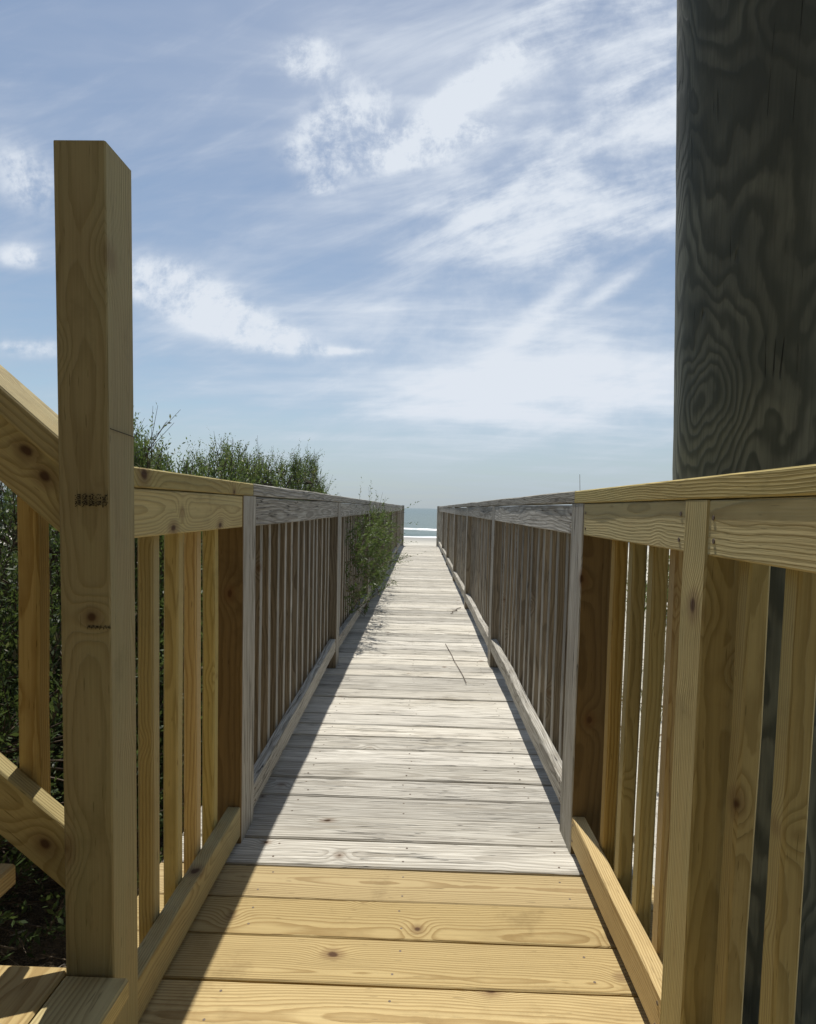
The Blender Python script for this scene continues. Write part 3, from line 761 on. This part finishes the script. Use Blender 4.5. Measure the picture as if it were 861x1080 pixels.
for i in range(9000):
    if i < 6000: x, y = rng.uniform(-3.2, -.55), rng.uniform(.9, 7.5)
    else: x, y = rng.uniform(.7, 3.2), rng.uniform(1.2, 9)
    z = terr(x, y) + .012 + rng.random() * .03; a = rng.random() * 6.28; L = rng.uniform(.012, .035); W = L * rng.uniform(.2, .4)
    u_ = np.array([math.cos(a), math.sin(a), rng.normal() * .5]); w_ = np.array([-math.sin(a), math.cos(a), rng.normal() * .5]); p = np.array([x, y, z]); i0 = len(V)
    V += [tuple(p - u_ * L), tuple(p + w_ * W), tuple(p + u_ * L), tuple(p - w_ * W)]; F.append((i0, i0 + 1, i0 + 2, i0 + 3)); RN += [(rng.random(), rng.random(), 0)] * 4
segs = []
for i in range(700):
    x, y = rng.uniform(-3.2, -.6), rng.uniform(1.2, 6.5); z = terr(x, y) + .02 + rng.random() * .10; a = rng.random() * 6.28; L = rng.uniform(.08, .4)
    p = np.array([x, y, z]); q = p + np.array([math.cos(a) * L, math.sin(a) * L, rng.normal() * .08]); mdl = (p + q) / 2 + rng.normal(size=3) * .02
    r_ = rng.uniform(.0012, .004); segs += [(p, mdl, r_, r_ * .8), (mdl, q, r_ * .8, r_ * .4)]
vv, ff = tubes(segs); i0 = len(V); nf = len(F)
V += vv; F += [tuple(a + i0 for a in q) for q in ff]; RN += [(.9, .7, 0)] * len(vv)
tag(mesh_obj('leaf_litter', V, F, [M['litter'], M['twig']], attrs={'rnd': RN}, mi=[0] * nf + [1] * len(ff)), 'dead leaves and fallen twigs scattered over the ground beside the walk', 'leaf litter', kind='stuff')

# single grass stalk above the right cap rail
segs = []; prev = Vector((0, 0, 0))
for j in range(1, 9):
    t = j / 8; cur = Vector((-.01 - .05 * t * t, 0, 1.775 * t)); segs.append((prev, cur, .0028 - .0002 * j, .0028 - .0002 * (j + 1))); prev = cur
vv, ff = tubes(segs)
gx, gy = .69, 2.55
tag(mesh_obj('grass_stalk', vv, ff, M['twig'], None, (gx, gy, GZ)), 'single thin grass stalk standing above the right cap rail', 'grass stalk')

# things lying on the deck
def twig_on_deck(a, b, r, label, fork=False, seed=1):
    rr = random.Random(seed); a = Vector(a); b = Vector(b); segs = []; prev = Vector((0, 0, 0)); e = b - a; k = 6
    pe = Vector((-e.y, e.x, 0)).normalized()
    for j in range(1, k + 1):
        cur = e * (j / k) + pe * rr.gauss(0, .004 + .01 * fork) * (j < k); cur.z = .002; segs.append((prev, cur, r, r * .9)); 
        if fork and j in (2, 3, 4): segs.append((cur, cur + (e.normalized() * .05 + pe * rr.choice((-1, 1)) * .04) + Vector((0, 0, .01)), r * .7, r * .4))
        prev = cur
    vv, ff = tubes(segs)
    return tag(mesh_obj('fallen_twig', vv, ff, M['bark'], None, tuple(a)), label, 'twig', 'twigs fallen on the deck')
twig_on_deck((.200, 4.62, .006), (.2806, 3.568, .006), .0022, 'long thin straight stem lying on the grey planks right of the middle', seed=4)
twig_on_deck((.42, 6.35, .008), (.30, 5.95, .008), .0035, 'small forked twig at the right edge of the deck', True, 5)
rng = np.random.default_rng(15); V, F, RN = [], [], []
for i in range(90):
    y = 4.2 + 9 * rng.random() ** 1.2; x = -.42 + abs(rng.normal()) * .09; a = rng.random() * 6.28; L = rng.uniform(.01, .03); W = L * .18
    u_ = np.array([math.cos(a), math.sin(a) , .15]); w_ = np.array([-math.sin(a), math.cos(a), .1]); p = np.array([x, y, .009]); i0 = len(V)
    V += [tuple(p - u_ * L), tuple(p + w_ * W), tuple(p + u_ * L), tuple(p - w_ * W)]; F.append((i0, i0 + 1, i0 + 2, i0 + 3)); RN += [(rng.random(), rng.random(), 0)] * 4
tag(mesh_obj('fallen_leaves', V, F, M['litter'], attrs={'rnd': RN}), 'tiny dry leaves and needles fallen along the left edge of the deck', 'fallen leaves', kind='stuff')

# ------------------------------------------------------------------ light
AZ, EL = R(9), R(66)
sd = Vector((-math.sin(AZ) * math.cos(EL), math.cos(AZ) * math.cos(EL), math.sin(EL)))
sun = bpy.data.objects.new('sun', bpy.data.lights.new('sun', 'SUN')); C.objects.link(sun)
sun.data.energy = 5.0; sun.data.angle = R(.6); sun.data.color = (1, .955, .88)
sun.rotation_euler = (-sd).to_track_quat('-Z', 'Y').to_euler()
w = bpy.data.worlds.new('World'); sc.world = w; w.use_nodes = True
g = N(w.node_tree)
sky = g.n('ShaderNodeTexSky', sky_type='NISHITA'); sky.sun_disc = False; sky.sun_elevation = EL; sky.sun_rotation = -AZ
sky.air_density = 1.; sky.dust_density = .6; sky.ozone_density = 2.2
D = g.n('ShaderNodeTexCoord').outputs['Generated']; dx, dy, dz = g.sep(D)[0:3]
# cloud layer coordinates (flat layer overhead)
den = g.m('MAXIMUM', g.m('ADD', dz, .10), .03)
cu, cv = g.m('DIVIDE', dx, den), g.m('DIVIDE', dy, den)
P = g.comb(cu, cv, 0.)
# directions measured on the plane in front
dyy = g.m('MAXIMUM', dy, .05); u = g.m('DIVIDE', dx, dyy); vv_ = g.m('DIVIDE', dz, dyy)
front = g.step(dy, .1, .3)
def blob(cx_, cy_, sx, sy, rot=0.):
    a = g.m('SUBTRACT', u, cx_); b = g.m('SUBTRACT', vv_, cy_)
    c_, s_ = math.cos(rot), math.sin(rot)
    p = g.m('DIVIDE', g.m('ADD', g.m('MULTIPLY', a, c_), g.m('MULTIPLY', b, s_)), sx)
    q = g.m('DIVIDE', g.m('SUBTRACT', g.m('MULTIPLY', b, c_), g.m('MULTIPLY', a, s_)), sy)
    return g.m('MULTIPLY', g.m('EXPONENT', g.m('MULTIPLY', g.m('ADD', g.m('MULTIPLY', p, p), g.m('MULTIPLY', q, q)), -1.)), front)
def add(*xs):
    r = xs[0]
    for x in xs[1:]: r = g.m('ADD', r, x)
    return r
UV = g.comb(u, vv_, 0.)
warp = g.v('SCALE', g.v('SUBTRACT', g.noise(UV, 3., 3, .5, col=True), (.5, .5, .5)), scale=.10)
UVw = g.v('ADD', UV, warp)
fbm = g.noise(UVw, 13., 6, .66)                     # crumbly
fine = g.noise(UVw, 40., 4, .65)
st1 = g.noise(g.v('ADD', g.comb(g.m('MULTIPLY', cu, .55), g.m('MULTIPLY', cv, 1.5), 0.), g.v('SCALE', warp, scale=1.5)), 1.3, 5, .6)   # broad streaks
sw = g.v('ROTATE' if False else 'ADD', UVw, (0, 0, 0))
st2 = g.noise(g.comb(g.m('ADD', g.m('MULTIPLY', u, 1.6), g.m('MULTIPLY', vv_, 1.1)), g.m('SUBTRACT', g.m('MULTIPLY', vv_, 7.), g.m('MULTIPLY', u, 2.6)), 4.), 1.3, 6, .62, .4)
st3 = g.noise(g.comb(g.m('MULTIPLY', u, 2.2), g.m('MULTIPLY', vv_, 12.), 9.), 1., 4, .6, .5)
# thin veil everywhere
veil = g.step(st1, .34, .70, .30, .78)
veil = add(veil, g.m('MULTIPLY', g.step(st2, .42, .70), .42), g.m('MULTIPLY', g.step(st3, .46, .72), .26))
# bright bank upper right, drifting down-left
bank = add(blob(.40, .62, .22, .26, .3), g.m('MULTIPLY', blob(.27, .50, .26, .10, .5), .9), g.m('MULTIPLY', blob(.12, .46, .22, .08, .1), .5), g.m('MULTIPLY', blob(.12, .70, .20, .035, .75), .8), g.m('MULTIPLY', blob(.24, .74, .22, .03, .6), .7))
bank = g.m('MULTIPLY', g.m('MINIMUM', bank, 1.), g.step(g.m('ADD', g.m('MULTIPLY', st2, .62), g.m('MULTIPLY', fbm, .38)), .30, .66))
# crumbly puffs top middle
puff = add(blob(-.19, .68, .05, .035), blob(-.13, .59, .08, .05, .5), blob(-.16, .54, .06, .035), blob(-.03, .55, .09, .028), blob(.04, .62, .13, .028, .7), g.m('MULTIPLY', blob(-.17, .49, .03, .012), .8), blob(.07, .578, .03, .015))
pn = g.m('ADD', g.m('MULTIPLY', fbm, .6), g.m('MULTIPLY', fine, .4))
puff = g.m('MULTIPLY', g.step(puff, .05, .85), g.step(pn, .36, .66))
haze_up = g.m('MULTIPLY', add(blob(-.02, .64, .28, .14), g.m('MULTIPLY', blob(-.32, .30, .20, .07, -.3), .6)), .34)
# wedge on the left, behind the post
wedge = add(blob(-.37, .325, .11, .045, -.35), blob(-.27, .272, .12, .026, -.25), g.m('MULTIPLY', blob(-.44, .345, .05, .03), .8), g.m('MULTIPLY', blob(-.15, .243, .09, .006), .6), g.m('MULTIPLY', blob(-.63, .5, .07, .05, -.6), .9), g.m('MULTIPLY', blob(-.62, .24, .12, .02), .7), blob(-.64, .38, .04, .02))
wedge = g.m('MULTIPLY', g.step(wedge, .03, .95), g.step(pn, .30, .64))
# wide soft glow low in the middle right
low = add(g.m('MULTIPLY', blob(.10, .20, .30, .13), .58), g.m('MULTIPLY', blob(.38, .19, .20, .06), .35), g.m('MULTIPLY', blob(.20, .33, .10, .02, .8), .45), g.m('MULTIPLY', blob(.29, .35, .06, .012, .6), .5))
low = g.m('MULTIPLY', low, g.step(g.m('ADD', g.m('MULTIPLY', fbm, .4), g.m('MULTIPLY', st3, .6)), .28, .62, .5, 1.))
cl = g.m('MINIMUM', add(g.m('MULTIPLY', veil, .50), g.m('MULTIPLY', bank, .62), g.m('MULTIPLY', puff, .55), haze_up, g.m('MULTIPLY', wedge, .62), low), 1.)
back = g.m('SUBTRACT', 1., front)
cl = g.m('MAXIMUM', cl, g.m('MULTIPLY', back, g.step(st1, .5, .75, 0., .5)))
cl = g.m('MULTIPLY', cl, g.step(dz, -.01, .03))
skyc = g.mix(1., sky.outputs[0], (.97, .97, .90), 'MULTIPLY')
ccol = g.mix(g.step(cl, .15, .95), (3.75, 4.3, 5.5), (6.6, 7.1, 7.8))
hz = g.step(dz, .16, -.02)
ccol2 = g.mix(g.m('MULTIPLY', hz, .75), g.mix(cl, skyc, ccol), (3.4, 4.25, 5.1))
bg = g.n('ShaderNodeBackground'); g.l(ccol2, bg.inputs[0]); bg.inputs[1].default_value = .112
ow = g.n('ShaderNodeOutputWorld'); g.l(bg.outputs[0], ow.inputs[0])

sc.view_settings.view_transform = 'Standard'; sc.view_settings.look = 'None'; sc.view_settings.exposure = 0; sc.view_settings.gamma = 1
sc.render.engine = 'CYCLES'
sc.cycles.max_bounces = 6; sc.cycles.diffuse_bounces = 4; sc.cycles.transparent_max_bounces = 4
w.cycles.sampling_method = 'NONE'
